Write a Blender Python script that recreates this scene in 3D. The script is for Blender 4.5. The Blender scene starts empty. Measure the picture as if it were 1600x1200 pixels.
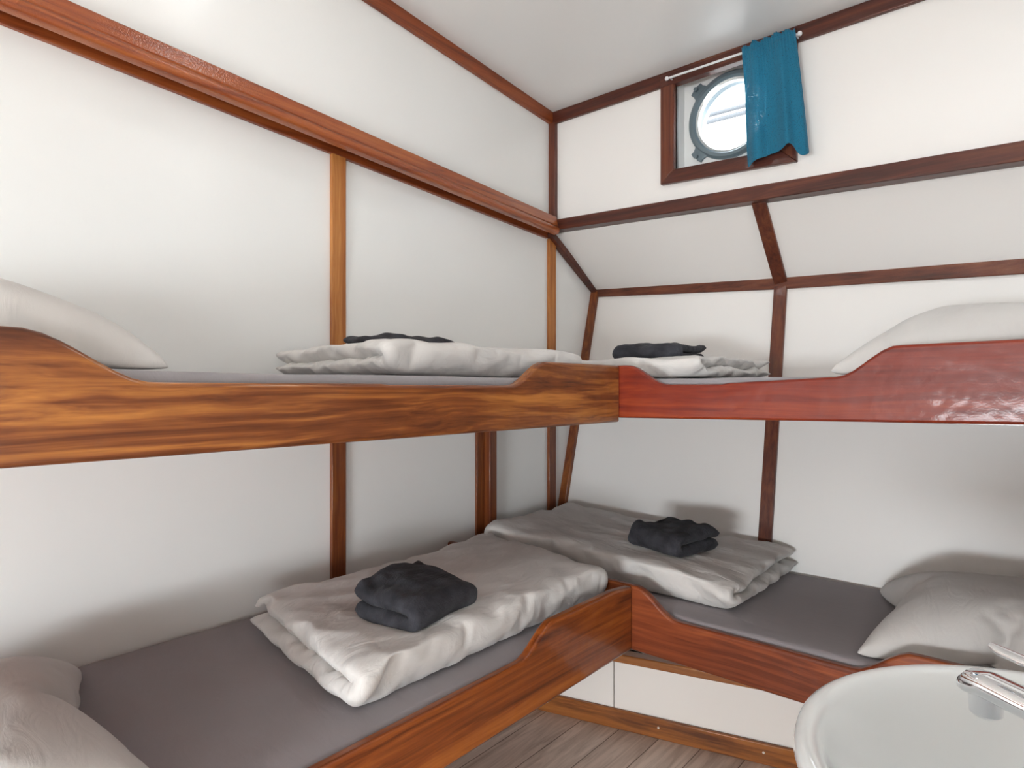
import bpy, bmesh, math, random
from mathutils import Vector, noise, Matrix, Euler

YN0, XR0 = -3.2, 1.8
# ------------------------------------------------------------------ camera, world, lights, exposure
S = bpy.context.scene
C = S.collection
S.view_settings.view_transform = 'Standard'
S.view_settings.look = 'None'
S.view_settings.gamma = 1
S.view_settings.use_curve_mapping = False
S.view_settings.exposure = 0.66
S.cycles.max_bounces = 12
S.cycles.diffuse_bounces = 8
S.cycles.use_denoising = True
S.cycles.sample_clamp_indirect = 6

cam_d = bpy.data.cameras.new('camera')
cam = bpy.data.objects.new('camera', cam_d)
C.objects.link(cam)
cam_d.sensor_width = 36
cam_d.lens = 960 / 1600 * 36
cam_d.shift_y = 6 / 1600
cam_d.clip_start = 0.02
cam.location = (0, 0, 1.1)
cam.rotation_euler = (math.radians(90), 0, math.radians(40.8))
S.camera = cam

W = bpy.data.worlds.new('sky')
S.world = W
W.use_nodes = True
bg = W.node_tree.nodes['Background']
bg.inputs[0].default_value = (0.88, 0.94, 1.0, 1)
bg.inputs[1].default_value = 5.0


def lamp(name, loc, size, power, col, rot=(0, 0, 0)):
    d = bpy.data.lights.new(name, 'AREA')
    d.shape = 'DISK'
    d.size = size
    d.energy = power
    d.color = col
    o = bpy.data.objects.new(name, d)
    o.location = loc
    o.rotation_euler = rot
    C.objects.link(o)
    return o


# added fill lights behind the camera, set before an invented door and side window
def fill_light(name, loc, w, h, power, rot):
    d = lamp(name, loc, w, power, (0.935, 1.0, 1.04), rot)
    d.data.shape = 'RECTANGLE'
    d.data.size = w
    d.data.size_y = h


fill_light('added_low_fill', (-0.05, YN0 + 0.03, 0.55), 1.1, 0.9, 150, (math.radians(50), 0, 0))  # added low fill light, aimed into the bunks
fill_light('added_side_fill', (XR0 - 0.03, -1.75, 0.70), 1.3, 0.9, 31, (math.radians(50), 0, math.radians(90)))  # added fill light from the right, out of view
LAMPS = [((0.06, 1.36, 2.40), 1.5), ((-1.24, 0.84, 2.455), 0.32)]
for (lc, pw), dia in zip(LAMPS, (0.27, 0.13)):
    lamp('ceiling_lamp_light', (lc[0], lc[1], lc[2] - 0.055), dia, pw, (0.95, 1.0, 1.03))


# ------------------------------------------------------------------ materials
def mat(name):
    m = bpy.data.materials.new(name)
    m.use_nodes = True
    nt = m.node_tree
    return m, nt, nt.nodes['Principled BSDF']


def N(nt, t, **k):
    n = nt.nodes.new(t)
    for a, b in k.items():
        if a in n.inputs:
            n.inputs[a].default_value = b
        else:
            setattr(n, a, b)
    return n


def ramp(nt, stops):
    r = nt.nodes.new('ShaderNodeValToRGB')
    e = r.color_ramp.elements
    while len(e) < len(stops):
        e.new(0.5)
    for i, (p, c) in enumerate(stops):
        e[i].position = p
        e[i].color = (*c, 1)
    return r


def lin(r, g, b):
    f = lambda c: (c / 255 / 12.92) if c / 255 < 0.04045 else ((c / 255 + 0.055) / 1.055) ** 2.4
    return (f(r), f(g), f(b))


def wood(name, axis, dark, mid, light, coat=0.4, figure=1.0, rough=0.22, seed=0.0, bump=0.02, hammered=0.0):
    """varnished hardwood, grain along the given axis"""
    m, nt, p = mat(name)
    L = nt.links.new
    tc = N(nt, 'ShaderNodeTexCoord')
    mp = N(nt, 'ShaderNodeMapping')
    sc = [9.0, 9.0, 9.0]
    sc['xyz'.index(axis)] = 1.3
    mp.inputs['Scale'].default_value = sc
    mp.inputs['Location'].default_value = (seed, seed * 1.7, seed * 0.6)
    L(tc.outputs['Object'], mp.inputs['Vector'])
    # large figure
    n1 = N(nt, 'ShaderNodeTexNoise', Scale=1.0 * figure, Detail=3.0, Roughness=0.55, Distortion=0.6)
    L(mp.outputs[0], n1.inputs['Vector'])
    # rings warped by the figure
    sc2 = [1.0, 1.0, 1.0]
    mp2 = N(nt, 'ShaderNodeMapping')
    sc2 = [75.0, 75.0, 75.0]
    sc2['xyz'.index(axis)] = 1.2
    mp2.inputs['Scale'].default_value = sc2
    mp2.inputs['Location'].default_value = (seed * 2, seed, seed)
    L(tc.outputs['Object'], mp2.inputs['Vector'])
    add = N(nt, 'ShaderNodeVectorMath', operation='MULTIPLY_ADD')
    L(n1.outputs['Color'], add.inputs[0])
    add.inputs[1].default_value = (5.0, 5.0, 5.0)
    L(mp2.outputs[0], add.inputs[2])
    n2 = N(nt, 'ShaderNodeTexNoise', Scale=0.8, Detail=4.0, Roughness=0.6)
    L(add.outputs[0], n2.inputs['Vector'])
    # pores
    mp3 = N(nt, 'ShaderNodeMapping')
    sc3 = [260.0, 260.0, 260.0]
    sc3['xyz'.index(axis)] = 9.0
    mp3.inputs['Scale'].default_value = sc3
    L(tc.outputs['Object'], mp3.inputs['Vector'])
    n3 = N(nt, 'ShaderNodeTexNoise', Scale=1.0, Detail=2.0)
    L(mp3.outputs[0], n3.inputs['Vector'])
    mx = N(nt, 'ShaderNodeMath', operation='MULTIPLY_ADD')
    L(n1.outputs['Fac'], mx.inputs[0])
    mx.inputs[1].default_value = 0.36
    mm = N(nt, 'ShaderNodeMath', operation='MULTIPLY')
    L(n2.outputs['Fac'], mm.inputs[0])
    mm.inputs[1].default_value = 0.55
    L(mm.outputs[0], mx.inputs[2])
    m4 = N(nt, 'ShaderNodeMath', operation='MULTIPLY_ADD')
    L(n3.outputs['Fac'], m4.inputs[0])
    m4.inputs[1].default_value = 0.10
    L(mx.outputs[0], m4.inputs[2])
    r = ramp(nt, [(0.38, dark), (0.50, mid), (0.66, light)])
    L(m4.outputs[0], r.inputs[0])
    L(r.outputs[0], p.inputs['Base Color'])
    p.inputs['Roughness'].default_value = rough + 0.2
    p.inputs['Coat Weight'].default_value = coat
    p.inputs['Specular IOR Level'].default_value = 0.3
    p.inputs['Coat Roughness'].default_value = rough * 0.55
    p.inputs['Coat IOR'].default_value = 1.45
    nb = N(nt, 'ShaderNodeTexNoise', Scale=14.0, Detail=2.0)
    L(tc.outputs['Object'], nb.inputs['Vector'])
    b = N(nt, 'ShaderNodeBump', Strength=0.12, Distance=bump)
    L(nb.outputs['Fac'], b.inputs['Height'])
    last = b
    if hammered:
        nh = N(nt, 'ShaderNodeTexNoise', Scale=240.0, Detail=1.0)
        L(tc.outputs['Object'], nh.inputs['Vector'])
        b2 = N(nt, 'ShaderNodeBump', Strength=hammered, Distance=0.002)
        L(nh.outputs['Fac'], b2.inputs['Height'])
        L(b.outputs[0], b2.inputs['Normal'])
        last = b2
    L(last.outputs[0], p.inputs['Coat Normal'])
    L(last.outputs[0], p.inputs['Normal'])
    return m


MAH_D, MAH_M, MAH_L = (0.052, 0.011, 0.005), (0.17, 0.042, 0.015), (0.34, 0.105, 0.035)
RED_D, RED_M, RED_L = (0.12, 0.011, 0.004), (0.19, 0.020, 0.006), (0.28, 0.045, 0.010)
ORA_D, ORA_M, ORA_L = (0.060, 0.015, 0.005), (0.175, 0.050, 0.013), (0.46, 0.18, 0.04)
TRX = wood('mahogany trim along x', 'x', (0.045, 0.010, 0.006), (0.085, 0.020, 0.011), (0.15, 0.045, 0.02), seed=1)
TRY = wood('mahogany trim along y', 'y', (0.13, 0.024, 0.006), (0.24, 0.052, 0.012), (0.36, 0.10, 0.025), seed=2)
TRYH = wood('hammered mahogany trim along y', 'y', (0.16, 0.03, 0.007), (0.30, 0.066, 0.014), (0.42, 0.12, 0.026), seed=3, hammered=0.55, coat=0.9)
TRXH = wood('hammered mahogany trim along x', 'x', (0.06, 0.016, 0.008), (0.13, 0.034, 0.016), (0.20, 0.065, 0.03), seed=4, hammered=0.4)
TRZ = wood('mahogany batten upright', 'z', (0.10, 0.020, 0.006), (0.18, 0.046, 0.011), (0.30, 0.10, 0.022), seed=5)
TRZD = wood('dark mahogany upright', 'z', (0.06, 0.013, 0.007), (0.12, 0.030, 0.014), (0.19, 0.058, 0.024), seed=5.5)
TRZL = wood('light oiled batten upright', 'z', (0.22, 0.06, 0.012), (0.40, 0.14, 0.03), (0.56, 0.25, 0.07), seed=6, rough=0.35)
BOARD_UL = wood('figured mahogany bed board', 'y', ORA_D, ORA_M, ORA_L, figure=1.1, rough=0.16, seed=7.3)
BOARD_UR = wood('red mahogany bed board', 'x', RED_D, RED_M, RED_L, coat=0.22, figure=0.9, rough=0.2, seed=8.1, hammered=0.04)
BOARD_LL = wood('orange mahogany bed board', 'y', (0.085, 0.017, 0.004), (0.23, 0.055, 0.010), (0.40, 0.12, 0.02), figure=0.8, rough=0.16, seed=9.4)
BOARD_LR = wood('brown mahogany bed board', 'x', (0.11, 0.022, 0.007), (0.21, 0.046, 0.014), (0.32, 0.09, 0.025), figure=0.8, rough=0.2, seed=10.2)
RIBM = wood('rib mahogany', 'y', (0.06, 0.013, 0.007), (0.11, 0.027, 0.012), (0.17, 0.05, 0.02), seed=12)
KICK = wood('kick board wood', 'x', (0.10, 0.028, 0.006), (0.25, 0.08, 0.014), (0.38, 0.14, 0.028), rough=0.3, seed=11)


def plain(name, col, rough=0.5, metal=0.0, spec=0.5, coat=0.0):
    m, nt, p = mat(name)
    p.inputs['Base Color'].default_value = (*col, 1)
    p.inputs['Roughness'].default_value = rough
    p.inputs['Metallic'].default_value = metal
    p.inputs['Specular IOR Level'].default_value = spec
    p.inputs['Coat Weight'].default_value = coat
    return m


def panel(name, col, rough=0.3, wav=0.004):
    m, nt, p = mat(name)
    L = nt.links.new
    tc = N(nt, 'ShaderNodeTexCoord')
    n = N(nt, 'ShaderNodeTexNoise', Scale=1.6, Detail=2.0)
    L(tc.outputs['Object'], n.inputs['Vector'])
    r = ramp(nt, [(0.3, tuple(c * 0.97 for c in col)), (0.7, col)])
    L(n.outputs['Fac'], r.inputs[0])
    L(r.outputs[0], p.inputs['Base Color'])
    n2 = N(nt, 'ShaderNodeTexNoise', Scale=3.0, Detail=1.0)
    L(tc.outputs['Object'], n2.inputs['Vector'])
    b = N(nt, 'ShaderNodeBump', Strength=0.15, Distance=wav)
    L(n2.outputs['Fac'], b.inputs['Height'])
    L(b.outputs[0], p.inputs['Normal'])
    p.inputs['Roughness'].default_value = rough
    return m


WHITE = panel('white laminate wall', (0.862, 0.872, 0.862), 0.27)
WHITE2 = panel('white hull lining', (0.865, 0.85, 0.83), 0.42)
CEIL = panel('ceiling paint', (0.80, 0.805, 0.80), 0.30)
CABM = panel('white cabinet laminate', (0.78, 0.74, 0.70), 0.35)
PAINT = plain('white window paint', (0.78, 0.80, 0.80), 0.35)
RINGM = plain('grey blue porthole paint', (0.16, 0.21, 0.24), 0.35, 0.35)
RINGR = plain('pale porthole rim', (0.55, 0.58, 0.58), 0.25, 0.5)
CHROME = plain('chrome', (0.82, 0.83, 0.85), 0.06, 1.0)
CERAM = plain('white ceramic', (0.68, 0.71, 0.72), 0.08, 0.0, 0.5, 0.6)
RODM = plain('white curtain rod', (0.75, 0.75, 0.77), 0.25)
SCREWM = plain('screw steel', (0.8, 0.78, 0.74), 0.3, 0.9)
DARK = plain('dark gap', (0.02, 0.02, 0.02), 0.8)
RAILM = plain('grey painted railing', (0.10, 0.11, 0.12), 0.5)
CONC = plain('pale concrete', (0.5, 0.5, 0.48), 0.9)


def glass(name):
    m, nt, p = mat(name)
    L = nt.links.new
    out = nt.nodes['Material Output']
    t = N(nt, 'ShaderNodeBsdfTransparent')
    g = N(nt, 'ShaderNodeBsdfGlossy', Roughness=0.03)
    mx = N(nt, 'ShaderNodeMixShader')
    mx.inputs[0].default_value = 0.06
    L(t.outputs[0], mx.inputs[1])
    L(g.outputs[0], mx.inputs[2])
    L(mx.outputs[0], out.inputs[0])
    return m


GLASS = glass('porthole glass')


def cloth(name, col, fine=900.0, fstr=0.15, big=0.0, rough=0.85, sheen=0.2, var=0.06):
    m, nt, p = mat(name)
    L = nt.links.new
    tc = N(nt, 'ShaderNodeTexCoord')
    n = N(nt, 'ShaderNodeTexNoise', Scale=5.0 if var < 0.2 else 22.0, Detail=3.0 if var < 0.2 else 6.0)
    L(tc.outputs['Object'], n.inputs['Vector'])
    r = ramp(nt, [(0.3, tuple(c * (1 - var) for c in col)), (0.7, tuple(min(1, c * (1 + var)) for c in col))])
    L(n.outputs['Fac'], r.inputs[0])
    L(r.outputs[0], p.inputs['Base Color'])
    p.inputs['Roughness'].default_value = rough
    p.inputs['Sheen Weight'].default_value = sheen
    p.inputs['Specular IOR Level'].default_value = 0.25
    nf = N(nt, 'ShaderNodeTexNoise', Scale=fine, Detail=1.0)
    L(tc.outputs['Object'], nf.inputs['Vector'])
    b = N(nt, 'ShaderNodeBump', Strength=fstr, Distance=0.001)
    L(nf.outputs['Fac'], b.inputs['Height'])
    last = b
    if big:
        mp = N(nt, 'ShaderNodeMapping')
        mp.inputs['Scale'].default_value = (1.0, 2.6, 1.0)
        mp.inputs['Rotation'].default_value = (0, 0, 0.6)
        L(tc.outputs['Object'], mp.inputs['Vector'])
        nb = N(nt, 'ShaderNodeTexNoise', Scale=11.0, Detail=4.0, Roughness=0.5, Distortion=0.8)
        L(mp.outputs[0], nb.inputs['Vector'])
        b2 = N(nt, 'ShaderNodeBump', Strength=big, Distance=0.012)
        L(nb.outputs['Fac'], b2.inputs['Height'])
        L(b.outputs[0], b2.inputs['Normal'])
        last = b2
    L(last.outputs[0], p.inputs['Normal'])
    return m


DUVET = cloth('pale grey cotton', (0.62, 0.605, 0.59), big=0.55)
PILLOWM = cloth('warm grey cotton', (0.57, 0.555, 0.54), big=0.28)
SHEET = cloth('dark grey fitted sheet', (0.27, 0.245, 0.258), big=0.12, var=0.04)
SHEET2 = cloth('mid grey fitted sheet', (0.27, 0.255, 0.27), big=0.12, var=0.04)
TOWELM = cloth('charcoal terry', (0.034, 0.034, 0.041), fine=260.0, fstr=1.0, big=0.8, rough=1.0, sheen=0.05, var=0.5)


def curtain_mat():
    m, nt, p = mat('teal cotton curtain')
    L = nt.links.new
    tc = N(nt, 'ShaderNodeTexCoord')
    p.inputs['Base Color'].default_value = (0.012, 0.20, 0.34, 1)
    p.inputs['Roughness'].default_value = 0.8
    p.inputs['Sheen Weight'].default_value = 0.3
    n = N(nt, 'ShaderNodeTexNoise', Scale=600.0)
    L(tc.outputs['Object'], n.inputs['Vector'])
    b = N(nt, 'ShaderNodeBump', Strength=0.2, Distance=0.001)
    L(n.outputs['Fac'], b.inputs['Height'])
    L(b.outputs[0], p.inputs['Normal'])
    t = N(nt, 'ShaderNodeBsdfTranslucent')
    t.inputs[0].default_value = (0.06, 0.36, 0.50, 1)
    mx = N(nt, 'ShaderNodeMixShader')
    mx.inputs[0].default_value = 0.35
    L(p.outputs[0], mx.inputs[1])
    L(t.outputs[0], mx.inputs[2])
    # open weave: tiny holes between the threads
    n2 = N(nt, 'ShaderNodeTexNoise', Scale=420.0, Detail=1.0)
    L(tc.outputs['Object'], n2.inputs['Vector'])
    r = ramp(nt, [(0.60, (0, 0, 0)), (0.66, (0.5, 0.5, 0.5))])
    L(n2.outputs['Fac'], r.inputs[0])
    tr = N(nt, 'ShaderNodeBsdfTransparent')
    m2 = N(nt, 'ShaderNodeMixShader')
    L(r.outputs[0], m2.inputs[0])
    L(mx.outputs[0], m2.inputs[1])
    L(tr.outputs[0], m2.inputs[2])
    L(m2.outputs[0], nt.nodes['Material Output'].inputs[0])
    return m


CURT = curtain_mat()


def floor_mat():
    m, nt, p = mat('oak laminate planks')
    L = nt.links.new
    tc = N(nt, 'ShaderNodeTexCoord')
    mp = N(nt, 'ShaderNodeMapping')
    mp.inputs['Rotation'].default_value = (0, 0, math.radians(90))
    mp.inputs['Location'].default_value = (0.3, 0.056, 0)
    L(tc.outputs['Object'], mp.inputs['Vector'])
    br = N(nt, 'ShaderNodeTexBrick')
    br.offset = 0.37
    br.inputs['Scale'].default_value = 1.0
    br.inputs['Brick Width'].default_value = 1.9
    br.inputs['Row Height'].default_value = 0.122
    br.inputs['Mortar Size'].default_value = 0.0016
    br.inputs['Mortar Smooth'].default_value = 0.2
    br.inputs['Bias'].default_value = 0.0
    br.inputs['Color1'].default_value = (0.62, 0.50, 0.42, 1)
    br.inputs['Color2'].default_value = (0.74, 0.63, 0.54, 1)
    br.inputs['Mortar'].default_value = (0.16, 0.11, 0.085, 1)
    L(mp.outputs[0], br.inputs['Vector'])
    mg = N(nt, 'ShaderNodeMapping')
    mg.inputs['Scale'].default_value = (22, 1.6, 1)
    L(tc.outputs['Object'], mg.inputs['Vector'])
    n = N(nt, 'ShaderNodeTexNoise', Scale=1.5, Detail=6.0, Roughness=0.65, Distortion=1.2)
    L(mg.outputs[0], n.inputs['Vector'])
    r = ramp(nt, [(0.3, (0.55, 0.5, 0.47)), (0.6, (1, 1, 1))])
    L(n.outputs['Fac'], r.inputs[0])
    mx = N(nt, 'ShaderNodeMix', data_type='RGBA', blend_type='MULTIPLY')
    mx.inputs[0].default_value = 1.0
    L(br.outputs['Color'], mx.inputs[6])
    L(r.outputs[0], mx.inputs[7])
    L(mx.outputs[2], p.inputs['Base Color'])
    p.inputs['Roughness'].default_value = 0.45
    return m


FLOORM = floor_mat()


# ------------------------------------------------------------------ mesh helpers
class MB:
    def __init__(s):
        s.v, s.f = [], []

    def add(s, vs, fs):
        o = len(s.v)
        s.v += [tuple(p) for p in vs]
        s.f += [tuple(i + o for i in f) for f in fs]
        return s

    def box(s, x0, x1, y0, y1, z0, z1):
        vs = [(x, y, z) for z in (z0, z1) for y in (y0, y1) for x in (x0, x1)]
        return s.add(vs, [(0, 2, 3, 1), (4, 5, 7, 6), (0, 1, 5, 4), (2, 6, 7, 3), (0, 4, 6, 2), (1, 3, 7, 5)])

    def hexa(s, b, t):
        """bottom quad b, top quad t, same winding (ccw from above)"""
        return s.add(list(b) + list(t), [(3, 2, 1, 0), (4, 5, 6, 7), (0, 1, 5, 4), (1, 2, 6, 5), (2, 3, 7, 6), (3, 0, 4, 7)])

    def prism(s, poly, ext):
        """polygon (list of 3d points) extruded by the vector ext"""
        n = len(poly)
        e = Vector(ext)
        vs = [Vector(p) for p in poly] + [Vector(p) + e for p in poly]
        fs = [tuple(range(n))[::-1], tuple(range(n, 2 * n))] + [(i, (i + 1) % n, n + (i + 1) % n, n + i) for i in range(n)]
        return s.add(vs, fs)

    def sweep(s, prof, p0, p1, u, v):
        """2d profile (a,b) on axes u,v, swept from p0 to p1"""
        u, v, p0, p1 = Vector(u), Vector(v), Vector(p0), Vector(p1)
        return s.prism([p0 + u * a + v * b for a, b in prof], p1 - p0)

    def tube(s, pts, rad, n=16, caps=True):
        pts = [Vector(p) for p in pts]
        if not hasattr(rad, '__len__'):
            rad = [rad] * len(pts)
        rings = []
        t = (pts[1] - pts[0]).normalized()
        a = t.orthogonal().normalized()
        for i, p in enumerate(pts):
            if 0 < i < len(pts) - 1:
                t = (pts[i + 1] - pts[i - 1]).normalized()
            elif i:
                t = (pts[i] - pts[i - 1]).normalized()
            a = (a - t * a.dot(t)).normalized()
            b = t.cross(a)
            rings.append([p + (a * math.cos(k * 2 * math.pi / n) + b * math.sin(k * 2 * math.pi / n)) * rad[i] for k in range(n)])
        vs = [q for r in rings for q in r]
        fs = []
        for i in range(len(pts) - 1):
            for k in range(n):
                k2 = (k + 1) % n
                fs.append((i * n + k, i * n + k2, (i + 1) * n + k2, (i + 1) * n + k))
        if caps:
            fs.append(tuple(range(n))[::-1])
            fs.append(tuple(range((len(pts) - 1) * n, len(pts) * n)))
        return s.add(vs, fs)

    def lathe(s, prof, origin=(0, 0, 0), axis='z', n=64, closed=False, sx=1.0, sy=1.0):
        """prof = [(r, h)], revolved about the axis"""
        ox, oy, oz = origin
        vs = []
        for r, h in prof:
            for k in range(n):
                c, q = math.cos(2 * math.pi * k / n) * r * sx, math.sin(2 * math.pi * k / n) * r * sy
                vs.append((ox + c, oy + q, oz + h) if axis == 'z' else (ox + c, oy + h, oz + q))
        m = len(prof)
        fs = []
        for i in range(m if closed else m - 1):
            i2 = (i + 1) % m
            for k in range(n):
                k2 = (k + 1) % n
                fs.append((i * n + k, i * n + k2, i2 * n + k2, i2 * n + k))
        if not closed:
            if prof[0][0] > 1e-6:
                fs.append(tuple(range(n))[::-1])
            if prof[-1][0] > 1e-6:
                fs.append(tuple(range((m - 1) * n, m * n)))
        return s.add(vs, fs)

    def build(s, name, m, parent=None, bevel=0.0, seg=2, smooth=False, origin=None, angle=40):
        o3 = Vector(origin) if origin else Vector((0, 0, 0))
        me = bpy.data.meshes.new(name)
        me.from_pydata([tuple(Vector(p) - o3) for p in s.v], [], s.f)
        bm = bmesh.new()
        bm.from_mesh(me)
        bmesh.ops.remove_doubles(bm, verts=bm.verts, dist=1e-6)
        bmesh.ops.recalc_face_normals(bm, faces=bm.faces)
        bm.to_mesh(me)
        bm.free()
        ob = bpy.data.objects.new(name, me)
        C.objects.link(ob)
        me.materials.append(m)
        ob.location = o3
        if parent:
            ob.parent = parent
            ob.location = o3 - parent.location
        if bevel:
            b = ob.modifiers.new('bevel', 'BEVEL')
            b.width = bevel
            b.segments = seg
            b.limit_method = 'ANGLE'
            b.angle_limit = math.radians(35)
        if smooth or bevel:
            for p in me.polygons:
                p.use_smooth = True
            if not smooth:
                me.set_sharp_from_angle(angle=math.radians(angle))
            else:
                me.set_sharp_from_angle(angle=math.radians(angle))
        return ob


def thing(name, label, cat, loc=(0, 0, 0), group=None):
    o = bpy.data.objects.new(name, None)
    o.empty_display_size = 0.05
    C.objects.link(o)
    o.location = loc
    return tag(o, label, cat, group)


def tag(o, label, cat, group=None):
    o['label'] = label
    o['category'] = cat
    if group:
        o['group'] = group
    return o


def struct(o):
    o['kind'] = 'structure'
    return o


# ------------------------------------------------------------------ room shell
XL, XR, YN = -1.70, 0.36, YN0           # left wall, right wall, near wall


def zc(x, y):                              # cambered deck above
    return 2.352 + (2.25 - y) * 0.078 - (x + 1.7) * 0.010


def zs(x):                                 # where the upper part of the outer wall ends
    return 1.80 - 0.050 * (x + 1.7)


ST = [(-1.74, 2.594, 1.580, 2.290), (-0.763, 2.480, 1.506, 2.285), (0.40, 2.385, 1.447, 2.285)]   # hull stations: x, knuckle y, knuckle z, foot y at z .465


def station(x):
    for a, b in zip(ST, ST[1:]):
        if x <= b[0] or b is ST[-1]:
            t = (x - a[0]) / (b[0] - a[0])
            return [p + (q - p) * t for p, q in zip(a, b)]


def hull_y(x, z):
    _, yk, zk, yb = station(x)
    return yb + (yk - yb) * (z - 0.465) / (zk - 0.465)


struct(MB().box(XL - 0.06, XR0 + 0.06, YN - 0.06, 2.75, -0.05, 0).build('floor', FLOORM))
XQ = XR0 + .06
struct(MB().hexa([(XL - .06, YN - .06, zc(XL, YN)), (XQ, YN - .06, zc(XQ, YN)), (XQ, 2.46, zc(XQ, 2.46)), (XL - .06, 2.46, zc(XL, 2.46))],
                 [(XL - .06, YN - .06, 2.75), (XQ, YN - .06, 2.75), (XQ, 2.46, 2.75), (XL - .06, 2.46, 2.75)]).build('ceiling', CEIL))
struct(MB().box(XL - 0.06, XL, YN - 0.06, 2.75, -0.05, 2.70).build('wall_left', WHITE))
struct(MB().box(XR, XR + 0.06, 0.35, 2.75, -0.05, 2.60).build('wall_right', WHITE))
struct(MB().box(XR + 0.06, XR0 + 0.06, 0.35, 0.41, -0.05, 2.60).build('wall_return', WHITE))
struct(MB().box(XR0, XR0 + 0.06, YN - 0.06, 0.35, -0.05, 2.70).build('wall_starboard', WHITE))
struct(MB().box(XL, XR0, YN - 0.06, YN, -0.05, 2.70).build('wall_near', WHITE))

# upper outer wall with the window opening
WX0, WX1, WZ0, WZ1 = -1.090, -0.695, 1.945, 2.333
wb = MB()
T = 0.02


def wq(x0, x1, za0, za1, zb0, zb1):
    """wall piece from x0 to x1, z from za0/za1 at the bottom to zb0/zb1 at the top"""
    wb.hexa([(x0, 2.248, za0), (x1, 2.248, za1), (x1, 2.248 + T, za1), (x0, 2.248 + T, za0)],
            [(x0, 2.248, zb0), (x1, 2.248, zb1), (x1, 2.248 + T, zb1), (x0, 2.248 + T, zb0)])


wq(XL, WX0, zs(XL), zs(WX0), 2.42, 2.42)
wq(WX1, XR, zs(WX1), zs(XR), 2.42, 2.42)
wq(WX0, WX1, zs(WX0), zs(WX1), WZ0, WZ0)
wq(WX0, WX1, WZ1, WZ1, 2.42, 2.42)
struct(wb.build('wall_back', WHITE2))
# sloping underside of the side deck, then the leaning hull lining
def hull_panel(name, fa, fb):
    m = MB()
    xs = [ST[0][0], ST[1][0], ST[2][0]]
    for x0, x1 in zip(xs, xs[1:]):
        nx_, ny_ = 10, 8
        e = Vector((0, 0.03, 0.012))
        for k in (0, 1):
            vs = []
            for i in range(nx_ + 1):
                xx = x0 + (x1 - x0) * i / nx_
                a_, b_ = Vector(fa(xx)), Vector(fb(xx))
                vs += [a_.lerp(b_, j / ny_) + e * k for j in range(ny_ + 1)]
            m.add(vs, [(i * (ny_ + 1) + j, (i + 1) * (ny_ + 1) + j, (i + 1) * (ny_ + 1) + j + 1, i * (ny_ + 1) + j + 1)[::1 if k else -1] for i in range(nx_) for j in range(ny_)])
    return struct(m.build(name, WHITE2, smooth=True, angle=60))


hull_panel('wall_sloping', lambda x: (x, 2.244, zs(x)), lambda x: (x, station(x)[1], station(x)[2]))
hull_panel('wall_hull', lambda x: (x, station(x)[1], station(x)[2]), lambda x: (x, hull_y(x, 0.0), 0.0))

GLOWPANE, nt_, p_ = mat('added glowing pane')  # emissive panes added behind the fill lights, out of view
p_.inputs['Base Color'].default_value = (0.8, 0.8, 0.8, 1)
p_.inputs['Emission Color'].default_value = (1.0, 0.965, 0.93, 1)
p_.inputs['Emission Strength'].default_value = 1.5
dr = struct(bpy.data.objects.new('added_door_1', None))  # unseen door, invented to light the room
C.objects.link(dr)
dr.location = (-0.05, YN, 0)
for x0, x1, z0, z1 in ((-0.70, -0.61, 0, 2.06), (0.51, 0.60, 0, 2.06), (-0.61, 0.51, 1.97, 2.06), (-0.61, 0.51, 1.0, 1.09), (-0.61, 0.51, 0, 0.09)):
    MB().box(x0, x1, YN + 0.001, YN + 0.045, z0, z1).build('added_door_frame', TRZ, dr, bevel=0.003)
MB().box(-0.61, 0.51, YN + 0.001, YN + 0.02, 0.09, 1.0).build('added_glow_pane', GLOWPANE, dr)
MB().box(-0.61, 0.51, YN + 0.001, YN + 0.03, 1.09, 1.97).build('added_door_leaf', CABM, dr)
w2 = struct(bpy.data.objects.new('added_window_2', None))  # side window made up as a light source, outside the view
C.objects.link(w2)
w2.location = (XR0, -1.75, 0.70)
for y0, y1, z0, z1 in ((-2.48, -2.41, 0.18, 1.22), (-1.09, -1.02, 0.18, 1.22), (-2.41, -1.09, 1.16, 1.22), (-2.41, -1.09, 0.18, 0.24)):
    MB().box(XR0 - 0.045, XR0 - 0.001, y0, y1, z0, z1).build('window_frame', TRZ, w2, bevel=0.003)  # surround of the added side window
MB().box(XR0 - 0.02, XR0 - 0.001, -2.41, -1.09, 0.24, 1.16).build('added_glow_pane', GLOWPANE, w2)

# ------------------------------------------------------------------ trims
tn = [0]


def trim(m, mt, bevel=0.003):
    tn[0] += 1
    return struct(m.build('trim_%d' % tn[0], mt, bevel=bevel))


def beam(p0, p1, w, n, th, off=0.0, wdir=None):
    """flat strip from p0 to p1, width w, standing th off a surface with normal n"""
    p0, p1, n = Vector(p0), Vector(p1), Vector(n).normalized()
    d = (p1 - p0).normalized()
    s = d.cross(n).normalized() if wdir is None else Vector(wdir)
    return MB().sweep([(-w / 2, off), (w / 2, off), (w / 2, off + th), (-w / 2, off + th)], p0, p1, s, n)


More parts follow.
